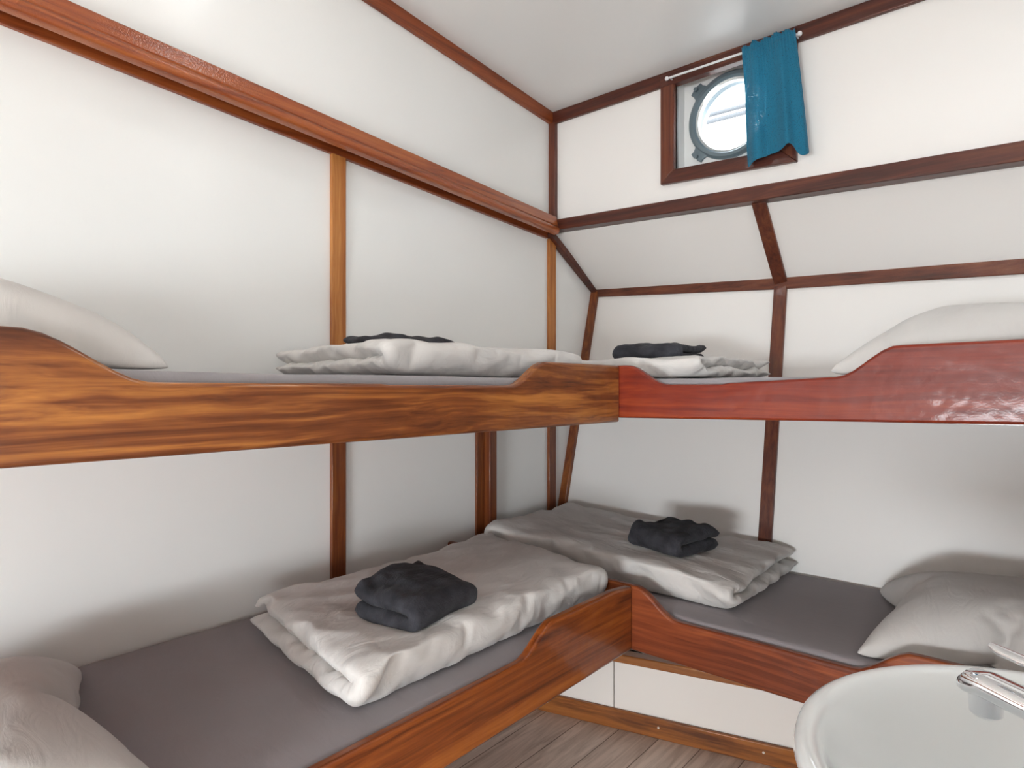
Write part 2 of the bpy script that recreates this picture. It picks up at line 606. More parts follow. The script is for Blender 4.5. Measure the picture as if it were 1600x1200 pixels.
# ceiling trims: left wall, outer wall
m = MB()
h = 0.056
m.hexa([(XL, YN, zc(XL, YN) - h), (XL + .018, YN, zc(XL, YN) - h), (XL + .018, 2.248, zc(XL, 2.248) - h), (XL, 2.248, zc(XL, 2.248) - h)],
       [(XL, YN, zc(XL, YN)), (XL + .018, YN, zc(XL, YN)), (XL + .018, 2.248, zc(XL, 2.248)), (XL, 2.248, zc(XL, 2.248))])
trim(m, TRY)
m = MB()
h = 0.055
m.hexa([(XL, 2.232, zc(XL, 2.24) - h), (XR, 2.232, zc(XR, 2.24) - h), (XR, 2.248, zc(XR, 2.24) - h), (XL, 2.248, zc(XL, 2.24) - h)],
       [(XL, 2.232, zc(XL, 2.24)), (XR, 2.232, zc(XR, 2.24)), (XR, 2.248, zc(XR, 2.24)), (XL, 2.248, zc(XL, 2.24))])
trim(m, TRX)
# corner upright above the ledge
trim(MB().box(XL, XL + .034, 2.222, 2.248, 1.85, 2.30), TRZD)


# left ledge: fascia with a rounded lip, shelf board, wall batten
def zf(y):
    return 1.979 - 0.0555 * y              # top of the left fascia


Y0, Y1 = YN, 2.19
prof = [(0.0, 0.0), (-0.020, 0.0), (-0.020, -0.040)]
prof = []
for a in range(0, 7):                      # lip, rounded
    t = math.radians(-90 + a * 30)
    prof.append((0.001 + 0.009 * math.cos(t), -0.068 + 0.009 * math.sin(t)))
prof = [(-0.022, 0.0), (-0.022, -0.079), (-0.006, -0.079), (0.003, -0.076), (0.0075, -0.069), (0.0085, -0.061), (0.006, -0.053), (0.0, -0.047), (-0.003, -0.0445), (0.0, -0.042), (-0.010, 0.0)]
m = MB()
P0, P1 = Vector((-1.62, Y0, zf(Y0))), Vector((-1.62, Y1, zf(Y1)))
m.sweep(prof, P0, P1, (1, 0, 0), (0, 0, 1))
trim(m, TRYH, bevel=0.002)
m = MB()
m.sweep([(-0.08, -0.03), (-0.018, -0.03), (-0.018, -0.045), (-0.08, -0.045)], P0, P1, (1, 0, 0), (0, 0, 1))
trim(m, TRY, 0.0)
m = MB()
m.sweep([(-0.08, -0.036), (-0.064, -0.036), (-0.064, -0.082), (-0.08, -0.082)], (-1.62, Y0, zf(Y0) + .002), (-1.62, 2.20, zf(2.20) - 0.002), (1, 0, 0), (0, 0, 1))
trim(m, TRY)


# outer wall ledge
def zo(x):
    return 1.850 - 0.043 * (x + 1.7)


m = MB()
m.hexa([(XL, 2.19, zo(XL) - .047), (XR, 2.19, zo(XR) - .058), (XR, 2.248, zo(XR) - .058), (XL, 2.248, zo(XL) - .047)],
       [(XL, 2.19, zo(XL)), (XR, 2.19, zo(XR)), (XR, 2.248, zo(XR)), (XL, 2.248, zo(XL))])
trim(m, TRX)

# knuckle strip
m = MB()
vs = []
for xx in (XL, -0.763, XR):
    A = station(xx)
    vs += [(xx, A[1] - 0.016, A[2] - 0.026), (xx, A[1] - 0.016, A[2] + 0.020), (xx, A[1] + 0.004, A[2] + 0.026), (xx, A[1] + 0.004, A[2] - 0.026)]
m.add(vs, [(k * 4 + a, k * 4 + (a + 1) % 4, k * 4 + 4 + (a + 1) % 4, k * 4 + 4 + a) for k in (0, 1) for a in range(4)] + [(3, 2, 1, 0), (8, 9, 10, 11)])
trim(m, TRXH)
# rib over the sloping panel, and down the hull
sx = -0.763
_, yk, zk, _ = station(sx)
a, b = Vector((sx, 2.232, zs(sx) + 0.012)), Vector((sx, yk, zk))
trim(beam(a, b, 0.050, (0, -(zs(sx) - zk), -(yk - 2.248)), 0.014), RIBM)
a, b = Vector((sx, hull_y(sx, 1.49), 1.49)), Vector((sx, hull_y(sx, 0.35), 0.35))
trim(beam(a, b, 0.048, (0, -1.04, 0.2), 0.016), TRZD)
# corner strips on the left end: down the slope, down the hull
a, b = Vector((XL + .018, 2.20, 1.800)), Vector((XL + .018, 2.585, 1.578))
trim(beam(a, b, 0.03, (0, -0.5, -0.87), 0.03, -0.015, (1, 0, 0)), TRX)
a, b = Vector((XL + .020, hull_y(XL, 1.575) - .01, 1.575)), Vector((XL + .020, hull_y(XL, 0.35) - .01, 0.35))
trim(beam(a, b, 0.04, (0, -1, 0.2), 0.022, -0.010, (1, 0, 0)), TRZ)


# uprights on the left wall
def upright(y0, y1, z0, z1, mt, th=0.015, x=XL):
    trim(MB().box(x, x + th, y0, y1, z0, z1), mt, 0.002)


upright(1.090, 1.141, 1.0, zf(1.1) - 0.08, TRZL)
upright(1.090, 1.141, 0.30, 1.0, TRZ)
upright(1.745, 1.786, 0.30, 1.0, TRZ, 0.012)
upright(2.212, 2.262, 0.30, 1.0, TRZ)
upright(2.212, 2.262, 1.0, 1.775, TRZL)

# ------------------------------------------------------------------ window
win = thing('window_1', '', '', (-0.9, 2.25, 2.14))
del win['label'], win['category']
struct(win)


def zb(x, z):
    return z - 0.055 * (x + 1.14)


m = MB()
fy0, fy1 = 2.228, 2.262
# left jamb, right jamb, sill piece (mitred look), head
m.hexa([(-1.147, fy0, zb(-1.147, 1.905)), (-1.090, fy0, zb(-1.09, 1.957)), (-1.090, fy1, zb(-1.09, 1.957)), (-1.147, fy1, zb(-1.147, 1.905))],
       [(-1.147, fy0, 2.30), (-1.090, fy0, 2.30), (-1.090, fy1, 2.30), (-1.147, fy1, 2.30)])
m.build('window_frame', TRZD, win, bevel=0.003)
m = MB()
m.hexa([(-0.695, fy0, zb(-0.695, 1.957)), (-0.638, fy0, zb(-0.638, 1.905)), (-0.638, fy1, zb(-0.638, 1.905)), (-0.695, fy1, zb(-.695, 1.957))],
       [(-0.695, fy0, 2.30), (-0.638, fy0, 2.30), (-0.638, fy1, 2.30), (-0.695, fy1, 2.30)])
m.build('window_frame', TRZD, win, bevel=0.003)
m = MB()
m.prism([(-1.147, fy0, zb(-1.147, 1.905)), (-0.638, fy0, zb(-0.638, 1.905)), (-0.695, fy0, zb(-0.695, 1.957)), (-1.090, fy0, zb(-1.09, 1.957))], (0, fy1 - fy0, 0))
m.build('window_frame', TRX, win, bevel=0.003)
m = MB()
m.box(-1.147, -0.638, 2.226, fy1, 2.287, 2.335)
m.build('window_frame', TRX, win, bevel=0.003)
# recess lining (box open to the room)
RY = 2.325
m = MB()
m.box(WX0 - .02, WX0, 2.262, RY + .02, 1.90, 2.36)
m.box(WX1, WX1 + .02, 2.262, RY + .02, 1.90, 2.36)
m.hexa([(WX0, 2.262, 1.90), (WX1, 2.262, 1.90), (WX1, RY + .02, 1.90), (WX0, RY + .02, 1.90)],
       [(WX0, 2.262, zb(WX0, 1.952)), (WX1, 2.262, zb(WX1, 1.952)), (WX1, RY + .02, zb(WX1, 1.952)), (WX0, RY + .02, zb(WX0, 1.952))])
m.box(WX0 - .02, WX1 + .02, 2.262, RY + .02, 2.335, 2.36)
m.build('recess_lining', PAINT, win)
PC = Vector((-0.900, RY, 2.142))


def holed_plate(mb, x0, x1, z0, z1, y0, y1, cx, cz, r, n=64):
    out, inn = [], []
    for k in range(n):
        a = 2 * math.pi * k / n
        c, s_ = math.cos(a), math.sin(a)
        t = min(((x1 - cx) if c > 0 else (cx - x0)) / max(abs(c), 1e-6), ((z1 - cz) if s_ > 0 else (cz - z0)) / max(abs(s_), 1e-6))
        out.append((cx + c * t, cz + s_ * t))
        inn.append((cx + c * r, cz + s_ * r))
    vs = [(p[0], y, p[1]) for y in (y0, y1) for p in out + inn]
    fs = []
    for k in range(n):
        k2 = (k + 1) % n
        fs += [(k, k2, n + k2, n + k), (2 * n + k, 3 * n + k, 3 * n + k2, 2 * n + k2), (n + k, n + k2, 3 * n + k2, 3 * n + k), (k, 2 * n + k, 2 * n + k2, k2)]
    mb.add(vs, fs)


m = MB()
holed_plate(m, WX0 - .02, WX1 + .02, 1.90, 2.36, RY, RY + 0.02, PC.x, PC.z, 0.139)
m.build('back_board', PAINT, win)
ring = MB().lathe([(0.139, 0.06), (0.139, -0.012), (0.146, -0.020), (0.158, -0.020), (0.166, -0.012), (0.166, 0.0), (0.152, 0.0), (0.152, 0.06)], PC, 'y', closed=True).build('porthole_ring', RINGM, win, smooth=True)
rim = MB().lathe([(0.131, 0.018), (0.131, -0.004), (0.140, -0.008), (0.1405, 0.018)], PC, 'y', closed=True).build('porthole_rim', RINGR, win, smooth=True)
pane = MB().lathe([(0.0, 0.010), (0.134, 0.010), (0.134, 0.016), (0.0, 0.016)], PC, 'y').build('pane', GLASS, win)
for k, (sx_, sz_) in enumerate(((-1, 1), (-1, -1), (1, 1), (1, -1))):
    a = Vector((sx_, 0, sz_)).normalized()
    q = Vector((-a.z, 0, a.x))
    c = PC + Vector((0, -0.016, 0))
    m = MB()
    pl = [c + a * 0.155 + q * 0.034, c + a * 0.178 + q * 0.026, c + a * 0.192 + q * 0.027, c + a * 0.196 + q * 0.008, c + a * 0.184 + q * 0.006,
          c + a * 0.184 - q * 0.006, c + a * 0.196 - q * 0.008, c + a * 0.192 - q * 0.027, c + a * 0.178 - q * 0.026, c + a * 0.155 - q * 0.034]
    m.prism(pl, (0, 0.014, 0))
    lug = m.build('lug', RINGM, win, bevel=0.002)
    m = MB()
    c2 = c + a * 0.186
    m.tube([c2 + Vector((0, -0.012, 0)), c2 + Vector((0, 0.004, 0))], 0.008, 12)
    bo = m.build('bolt', RINGM, None, smooth=True)
    bo.parent = lug
# hull tunnel outside the pane
m = MB().lathe([(0.160, 0.0), (0.160, 0.10), (0.200, 0.10), (0.200, 0.0)], PC + Vector((0, 0.021, 0)), 'y', closed=True)
m.build('outer_collar', RINGR, win, smooth=True)

# curtain rod and curtain
rod = thing('curtain_rod', 'thin white curtain rod above the round porthole', 'curtain rod', (-0.866, 2.205, 2.30))
MB().tube([(-1.107, 2.205, 2.304), (-0.620, 2.205, 2.296)], 0.0042, 12).build('rod', RODM, rod, smooth=True)
for x in (-1.107, -0.620):
    z = 2.304 if x < -1 else 2.296
    MB().lathe([(0.0, -0.008), (0.006, -0.006), (0.008, 0), (0.006, 0.006), (0.0, 0.008)], (x, 2.205, z), 'z', 14).build('end_knob', RODM, rod, smooth=True)
    MB().tube([(x + (0.012 if x < -1 else -0.012), 2.205, z), (x + (0.012 if x < -1 else -0.012), 2.232, z)], 0.003, 8).build('bracket', RODM, rod, smooth=True)

def hstep(t, a, b):
    t = min(1, max(0, (t - a) / (b - a)))
    return t * t * (3 - 2 * t)


nu, nv = 90, 60
vs, fs = [], []
for j in range(nv + 1):
    t = j / nv
    for i in range(nu + 1):
        u = i / nu
        xl = -0.812 + 0.020 * t ** 1.3 + 0.004 * math.sin(t * 5)
        xr = -0.632 + 0.046 * t ** 0.9
        x = xl + (xr - xl) * u
        ph = u * 2 * math.pi * 2.6 + 0.9 * math.sin(u * 5 + 0.5)
        gath = math.exp(-t * 9)
        amp = 0.006 + 0.007 * t
        y = 2.188 + amp * math.sin(ph + 0.7 * t) + 0.002 * math.sin(ph * 2.1 + 2 * t) * (0.4 + t) + gath * 0.004 * math.sin(u * 2 * math.pi * 20)
        x += 0.005 * t * math.sin(ph * 1.3 + 1)
        zt = 2.318 - 0.004 * u + 0.004 * math.sin(u * 31) - 0.012 * max(0, 0.5 - u)
        zbm = 1.884 + 0.026 * hstep(u, 0.05, 0.42) + 0.014 * math.exp(-((u - 0.70) / 0.09) ** 2) - 0.030 * hstep(u, 0.76, 0.90)
        z = zt + (zbm - zt) * t
        if abs(z - 2.30) < 0.012:
            y = y * 0.4 + 2.196 * 0.6
        vs.append((x, min(y, 2.216), z))
for j in range(nv):
    for i in range(nu):
        a = j * (nu + 1) + i
        fs.append((a, a + 1, a + nu + 2, a + nu + 1))
cu = MB().add(vs, fs).build('curtain', CURT, smooth=True, angle=180, origin=(-0.72, 2.19, 2.30))
sol = cu.modifiers.new('thickness', 'SOLIDIFY')
sol.thickness = 0.0012
tag(cu, 'short teal cotton curtain pushed to the right half of the porthole window', 'curtain')

# outside
rl = thing('quay_railing', 'grey railing seen far outside through the porthole glass', 'railing', (-1.4, 3.5, 1.6))
for z in (2.705, 2.665):
    MB().tube([(-3.2, 3.5, z + 0.05), (0.4, 3.5, z - 0.05)], 0.013, 10).build('rail', RAILM, rl, smooth=True)
for x in (-3.0, -2.2, -0.6, 0.2):
    MB().tube([(x, 3.5, 1.6), (x, 3.5, 2.70)], 0.014, 10).build('post', RAILM, rl, smooth=True)
struct(MB().box(-5, 3, 3.0, 8, 1.4, 1.6).build('quay_ground', CONC))


# ------------------------------------------------------------------ bunks
def hump(s, a, b, za, zb_):
    t = min(1, max(0, (s - a) / (b - a)))
    t = t * t * (3 - 2 * t)
    return za + (zb_ - za) * t


def board(mb, axis, plane, s0, s1, ztop, zbot, th):
    """profile board; axis along which it runs"""
    n = 110
    top = [(s0 + (s1 - s0) * i / n) for i in range(n + 1)]
    pl = [(s, ztop(s)) for s in top] + [(s1, zbot(s1)), (s0, zbot(s0))]
    if axis == 'y':
        mb.prism([(plane, s, z) for s, z in pl], (-th, 0, 0))
    else:
        mb.prism([(s, plane, z) for s, z in pl], (0, th, 0))
    return mb


YU, YLO, XB = 1.522, 1.594, -0.91
YE = -0.60
XE = XR - 0.004


def bunk(label, loc):
    return thing('bunk_bed', label, 'bunk', loc, 'built-in bunks of the cabin')


# upper left
bk = bunk('upper bunk on the left wall with boldly figured orange-brown side board', (-1.3, 0.5, 1.0))
def ztUL(y):
    return hump(y, 0.165, 0.315, 1.172, 1.1075) if y < 0.7 else hump(y, 1.055, 1.185, 1.1055, 1.1635)
board(MB(), 'y', XB, YE, YU, ztUL, lambda y: 1.008 - 0.005 * max(0, (y - .5)), 0.026).build('side_board', BOARD_UL, bk, bevel=0.006, seg=3)
MB().box(XL, XB - .026, YE, YU, 1.012, 1.03).build('bed_base', TRY, bk)
MB().box(XL + .001, XB, YE - .024, YE - .001, 1.008, 1.172).build('end_board', TRX, bk, bevel=0.004)
# upper right
bk = bunk('upper bunk under the porthole with plain red side board', (-0.7, 1.9, 1.0))
def ztUR(x):
    if x < -0.6:
        return hump(x, -0.888, -0.765, 1.164, 1.109)
    return 1.109 + 0.016 * min(1, max(0, (x + 0.65) / 0.3)) + hump(x, -0.352, -0.232, 0, 0.066) + 0.02 * max(0, x + 0.23) * 0.6
board(MB(), 'x', YU, XL, XE, ztUR, lambda x: 1.002 + 0.024 * max(0, (x + 0.91) / 0.9), 0.026).build('side_board', BOARD_UR, bk, bevel=0.006, seg=3)
m = MB().hexa([(XL, YU + .026, 1.012), (XE, YU + .026, 1.03), (XE, hull_y(XE, 1.0) - .002, 1.03), (XL, hull_y(XL, 1.0) - .002, 1.012)],
              [(XL, YU + .026, 1.03), (XE, YU + .026, 1.048), (XE, hull_y(XE, 1.0) - .002, 1.048), (XL, hull_y(XL, 1.0) - .002, 1.03)])
m.build('bed_base', TRX, bk)
MB().box(-1.7 + 0.001, -1.657, 1.787, 1.828, 0.362, 1.012).build('support_post', TRZ, bk, bevel=0.004)
# lower left
bk = bunk('lower bunk on the left wall with glossy orange side board', (-1.3, 0.5, 0.33))
board(MB(), 'y', XB, YE, YLO, lambda y: hump(y, 1.085, 1.215, 0.465, 0.528) - 0.010 * max(0, (y - 1.5) / 0.09), lambda y: 0.332, 0.026).build('side_board', BOARD_LL, bk, bevel=0.007, seg=3)
MB().box(XL, XB - .026, YE, YLO, 0.342, 0.36).build('bed_base', TRY, bk)
MB().box(XL + .001, XB, YE - .024, YE - .001, 0.0, 0.528).build('end_board', TRX, bk, bevel=0.004)
# lower right
bk = bunk('lower bunk under the porthole with brown side board', (-0.7, 1.9, 0.33))
def ztLR(x):
    if x < -0.6:
        return hump(x, -0.900, -0.770, 0.520, 0.447)
    return 0.447 + hump(x, -0.335, -0.215, 0, 0.066)
board(MB(), 'x', YLO, XL, XE, ztLR, lambda x: 0.330, 0.026).build('side_board', BOARD_LR, bk, bevel=0.007, seg=3)
MB().hexa([(XL, YLO + .026, 0.342), (XE, YLO + .026, 0.342), (XE, hull_y(XE, .3), 0.342), (XL, hull_y(XL, .3), 0.342)],
          [(XL, YLO + .026, 0.36), (XE, YLO + .026, 0.36), (XE, hull_y(XE, .3), 0.36), (XL, hull_y(XL, .3), 0.36)]).build('bed_base', TRX, bk)


# ------------------------------------------------------------------ mattresses
def grid_solid(name, corners, z0, z1, mt, nx, ny, label, r=0.018, wob=0.003, crown=0.0):
    """corners: function (u, v) -> (x, y); soft box with rounded upper edge"""
    rings = [(-0.0, 0.0), (0.0, 1.0)]
    vs, fs = [], []
    prof = [(0, z0)] + [(r * (1 - math.cos(t)), z1 - r + r * math.sin(t)) for t in [math.pi / 2 * k / 5 for k in range(6)]]
    ins = [p[0] for p in prof]
    us = [0.0] * 0

    def axis_samples(n, length):
        a = [p[0] / length for p in prof]
        mid = [a[-1] + (1 - 2 * a[-1]) * i / n for i in range(1, n)]
        return a + mid + [1 - q for q in reversed(a)]
    p00, p10, p01 = Vector(corners(0, 0)), Vector(corners(1, 0)), Vector(corners(0, 1))
    U, V_ = axis_samples(nx, (p10 - p00).length), axis_samples(ny, (p01 - p00).length)

    def hz(k, n):
        e = min(k, n - 1 - k)
        return prof[e][1] if e < len(prof) else z1
    for i, u in enumerate(U):
        for j, v in enumerate(V_):
            x, y = corners(u, v)
            z = min(hz(i, len(U)), hz(j, len(V_)))
            if z > z1 - 0.002:
                z += wob * noise.noise(Vector((x * 5, y * 5, z0))) + crown * math.sin(math.pi * v) * math.sin(math.pi * min(1, u * 3) / 2)
            vs.append((x, y, z))
    n = len(V_)
    for i in range(len(U) - 1):
        for j in range(n - 1):
            fs.append((i * n + j, (i + 1) * n + j, (i + 1) * n + j + 1, i * n + j + 1))
    o = MB().add(vs, fs).build(name, mt, smooth=True, angle=180, origin=(sum(p[0] for p in vs) / len(vs), sum(p[1] for p in vs) / len(vs), z0))
    return tag(o, label, 'mattress', 'mattresses in fitted grey sheets')


G = 0.003


def lerp4(a, b, c, d):
    return lambda u, v: tuple((a[k] * (1 - u) + b[k] * u) * (1 - v) + (d[k] * (1 - u) + c[k] * u) * v for k in (0, 1))


grid_solid('mattress', lerp4((XL + .017, YE), (XB - .028, YE), (XB - .028, YU - G), (XL + .017, YU - G)), 1.032, 1.124, SHEET2, 14, 40,
           'mattress in a smooth grey sheet on the upper left bunk')
grid_solid('mattress', lerp4((XL + .017, YE), (XB - .028, YE), (XB - .028, YLO - G), (XL + .017, YLO - G)), 0.361, 0.462, SHEET, 14, 40,
           'mattress in a dark grey sheet on the lower left bunk')
grid_solid('mattress', lerp4((XL + .045, YU + .028), (XE, YU + .028), (XE, hull_y(XE, 1.05) - .004), (XL + .045, hull_y(XL, 1.05) - .004)), 1.05, 1.126, SHEET2, 40, 14,
           'mattress in a smooth grey sheet on the upper bunk under the porthole')
grid_solid('mattress', lerp4((XL + .045, YLO + .028), (XE, YLO + .028), (XE, hull_y(XE, .38) - .004), (XL + .045, hull_y(XL, .38) - .004)), 0.361, 0.456, SHEET, 40, 14,
           'mattress in a dark grey sheet on the lower bunk under the porthole')


# ------------------------------------------------------------------ cloth: inflated bags
def simulate(verts, faces, pins=(), pressure=2.0, frames=36, stiff=15, bend=0.1, mass=0.15, shrink=0.0):
    me = bpy.data.meshes.new('sim')
    me.from_pydata(verts, [], faces)
    ob = bpy.data.objects.new('sim', me)
    C.objects.link(ob)
    md = ob.modifiers.new('c', 'CLOTH')
    s = md.settings
    s.quality = 6
    s.mass = mass
    s.tension_stiffness = s.compression_stiffness = stiff
    s.shear_stiffness = 5
    s.bending_stiffness = bend
    s.tension_damping = s.compression_damping = s.shear_damping = 5
    s.bending_damping = 0.5
    s.air_damping = 1
    s.use_pressure = True
    s.uniform_pressure_force = pressure
    s.shrink_min = shrink
    s.effector_weights.gravity = 0
    md.collision_settings.use_collision = False
    md.collision_settings.use_self_collision = False
    if pins:
        g = ob.vertex_groups.new(name='p')
        g.add(list(pins), 1.0, 'REPLACE')
        s.vertex_group_mass = 'p'
    md.point_cache.frame_start = 1
    md.point_cache.frame_end = frames
    for f in range(1, frames + 1):
        S.frame_set(f)
    ev = ob.evaluated_get(bpy.context.evaluated_depsgraph_get())
    out = [v.co.copy() for v in ev.data.vertices]
    S.frame_set(1)
    bpy.data.objects.remove(ob)
    bpy.data.meshes.remove(me)
    if any(p.length > 3 or p.length != p.length for p in out):
        out = [Vector(v) for v in verts]
    return out


def bag(nx, ny, fmap):
    """two sheets joined all round; fmap(u, v, side) -> point; side +1 outer, -1 inner"""
    vs, fs, ix = [], [], {}
    for s in (1, -1):
        for i in range(nx + 1):
            for j in range(ny + 1):
                e = i in (0, nx) or j in (0, ny)
                if e and s < 0:
                    ix[s, i, j] = ix[1, i, j]
                    continue
                ix[s, i, j] = len(vs)
                vs.append(tuple(fmap(i / nx, j / ny, 0 if e else s)))
        for i in range(nx):
            for j in range(ny):
                q = (ix[s, i, j], ix[s, i + 1, j], ix[s, i + 1, j + 1], ix[s, i, j + 1])
                fs.append(q if s > 0 else q[::-1])
    return vs, fs, ix


def soft(name, pts, fs, mt, origin, rot=0.0, sub=1, tilt=(0, 0)):
    me = bpy.data.meshes.new(name)
    me.from_pydata([tuple(p) for p in pts], [], fs)
    me.materials.append(mt)
    for p in me.polygons:
        p.use_smooth = True
    bm = bmesh.new()
    bm.from_mesh(me)
    bmesh.ops.recalc_face_normals(bm, faces=bm.faces)
    bm.to_mesh(me)
    bm.free()
    o = bpy.data.objects.new(name, me)
    C.objects.link(o)
    o.location = origin
    o.rotation_euler = (tilt[0], tilt[1], rot)
    if sub:
        md = o.modifiers.new('sub', 'SUBSURF')
        md.levels = md.render_levels = sub
    return o


def make_pillow(L, Wd, height, seed, pressure=6.0):
    """lies along x (L) and y (Wd), resting on z = 0"""
    def f(u, v, s):
        x, y = (u - .5) * L, (v - .5) * Wd
        return (x, y, s * (0.012 + 0.006 * noise.noise(Vector((x * 9 + seed, y * 9, s)))))
    vs, fs, ix = bag(50, 36, f)
    out = simulate(vs, fs, pressure=pressure, frames=34, bend=0.06)
    zm = max(p.z for p in out)
    res = []
    for p in out:
        z = math.copysign(abs(p.z / zm) ** 0.78, p.z)
        ax, ay = min(1, abs(p.x) / (L / 2)), min(1, abs(p.y) / (Wd / 2))
        p.x *= 1 + 0.075 * (1 - ay ** 2) * ax ** 3
        p.y *= 1 + 0.095 * (1 - ax ** 2) * ay ** 3
        z = z * 0.80 if z > 0 else z * 0.20
        r = (abs(p.x) / (L / 2)) ** 4 + (abs(p.y) / (Wd / 2)) ** 4
        z = (z + 0.20) * height
        # the seam edges settle towards the mattress
        z -= 0.20 * height * 0.85 * min(1, r)
        if p.z > 0:
            q = Vector((p.x * 4 + p.y * 2.5 + seed, p.y * 7 - p.x * 1.5, 3))
            z += 0.005 * noise.noise(Vector((p.x * 6 + seed, p.y * 6, 3))) + 0.006 * (0.4 - abs(noise.noise(q)) * 2) * min(1, 1.2 - r)
        res.append(Vector((p.x, p.y, max(z, 0.002))))
    return res, fs


def make_fold(L, Wd, h, seed, pressure=1.6, nx=80, ny=110, frames=26, ragged=0.01, stiff=40, shear=0.0, wr=1.0):
    """duvet folded in half: the fold runs along x at y = 0, the open side is at y = Wd; two layers, total height 2h"""
    tot = 2 * (Wd - h) + math.pi * h * 0.5
    arc = math.pi * h * 0.5

    def mid(t):                            # t from the end of the bottom layer round to the end of the top layer
        s = t * tot
        if s < Wd - h:
            return Vector((0, Wd - s, h * 0.5)), Vector((0, 0, -1))
        s -= Wd - h
        if s < arc:
            a = s / (h * 0.5)
            return Vector((0, h - math.sin(a) * h * 0.5, h - math.cos(a) * h * 0.5)), Vector((0, -math.sin(a), -math.cos(a)))
        s -= arc
        return Vector((0, h + s, h * 1.5)), Vector((0, 0, 1))

    def f(u, v, s):
        c, n = mid(v)
        x = (u - .5) * L
        w = min(1.0, min(u, 1 - u) * 32, min(v, 1 - v) * 30)
        w = math.sqrt(max(0, w))
        th = h * 0.47 * w
        ef = max(0, 1 - min(u, 1 - u) * 9)
        c = Vector((0, c.y, h + (c.z - h) * (1 - 0.40 * ef ** 1.5)))
        p = c + n * (th * s)
        rg = ragged * noise.noise(Vector((seed, v * 16, 0.3)))
        p.x = x + (rg if u < .5 else -rg) * (1 if min(u, 1 - u) < 0.1 else 0)
        p += Vector((0, 0, 0.003 * noise.noise(Vector((x * 12 + seed, v * 30, s)))))
        return p
    vs, fs, ix = bag(nx, ny, f)
    pins = set()
    for (s, i, j), k in ix.items():
        ed = min(i, nx - i)
        if s < 0 and ed > 3 and min(j, ny - j) > 2:
            pins.add(k)
        if s > 0 and ed > 3 and vs[k][2] < h * 0.3 and vs[k][1] > h * 1.2:
            pins.add(k)
    out = simulate(vs, fs, pins=pins, pressure=pressure, frames=frames, bend=0.02, stiff=stiff, shrink=-0.03)
    res = []
    for k, p in enumerate(out):
        p = Vector(p)
        if p.z > h * 1.05:
            q = Vector((p.x * 3.2 + seed, p.y * 5.5 + p.x * 2.5, 0.0))
            w1 = 1 - abs(noise.noise(q * 1.3)) * 2
            q2 = Vector((p.x * 7 + p.y * 4, p.y * 9 - p.x * 3, seed))
            w2 = 1 - abs(noise.noise(q2)) * 2.2
            e = (p.z - h) / h
            lim = 1.08
            if e > 0.6:
                e = 0.6 + (lim - 0.6) * math.tanh((e - 0.6) / (lim - 0.6) * 0.8)
            p.z = h + e * h
            p.z += wr * (0.008 * w1 + 0.004 * w2 - 0.006)
        p.z = max(p.z, 0.0015 + 0.001 * math.sin(p.x * 60 + p.y * 43))
        p.x += shear * p.y
        res.append(p)
    return res, fs


random.seed(4)
GP, GD, GT = 'grey pillows at the bunk heads', 'folded grey duvets at the bunk feet', 'folded charcoal towels'
ZU, ZL = 1.124, 0.461

pp, pf = make_pillow(0.72, 0.50, 0.15, 1.0)
o = soft('pillow', pp, pf, PILLOWM, (-1.32, 0.125, ZU + .002), math.radians(90 - 88))
tag(o, 'pale grey pillow at the near end of the upper left bunk', 'pillow', GP)
o = soft('pillow', pp, pf, PILLOWM, (-1.30, 0.165, ZL + .002), math.radians(-3))
tag(o, 'pale grey pillow in the near corner of the lower left bunk', 'pillow', GP)
pp2, pf2 = make_pillow(0.72, 0.70, 0.175, 5.0)
o = soft('pillow', pp2, pf2, PILLOWM, (-0.050, 1.925, 1.130), math.radians(90))
tag(o, 'plump warm grey pillow on the upper bunk under the porthole', 'pillow', GP)
pp3, pf3 = make_pillow(0.64, 0.66, 0.155, 9.0)
o = soft('pillow', pp3, pf3, PILLOWM, (-0.055, 1.955, 0.459), math.radians(94))
tag(o, 'warm grey pillow behind the washbasin on the lower bunk', 'pillow', GP)

# duvets
dp, df = make_fold(0.93, 0.60, 0.052, 2.0, shear=0.17)
o = soft('folded_duvet', dp, df, DUVET, (-0.965, 1.130, ZL + .002), math.radians(90 + 1.0))
tag(o, 'thick pale grey folded duvet on the lower left bunk', 'duvet', GD)
dp = [Vector((p.x, p.y, p.z * (1.03 + 0.38 * max(0, p.x) * p.y / 0.6))) for p in dp]
dp2, df2 = make_fold(0.98, 0.60, 0.050, 7.0)
dp2 = [Vector((p.x, p.y, p.z * (1.08 - 0.45 * p.x))) for p in dp2]
o = soft('folded_duvet', dp2, df2, DUVET, (-1.130, 1.675, 0.458), math.radians(0.5))
tag(o, 'long grey folded duvet in the corner of the lower bunk under the porthole', 'duvet', GD)
dp3, df3 = make_fold(0.73, 0.58, 0.038, 12.0, shear=0.10)
o = soft('folded_duvet', dp3, df3, DUVET, (-1.02, 1.155, ZU + .002), math.radians(90))
tag(o, 'flat pale grey folded duvet on the upper left bunk', 'duvet', GD)
dp4, df4 = make_fold(0.94, 0.60, 0.031, 17.0)
o = soft('folded_duvet', dp4, df4, DUVET, (-1.19, 1.64, 1.128), math.radians(0))
tag(o, 'thin grey folded duvet on the upper bunk under the porthole', 'duvet', GD)


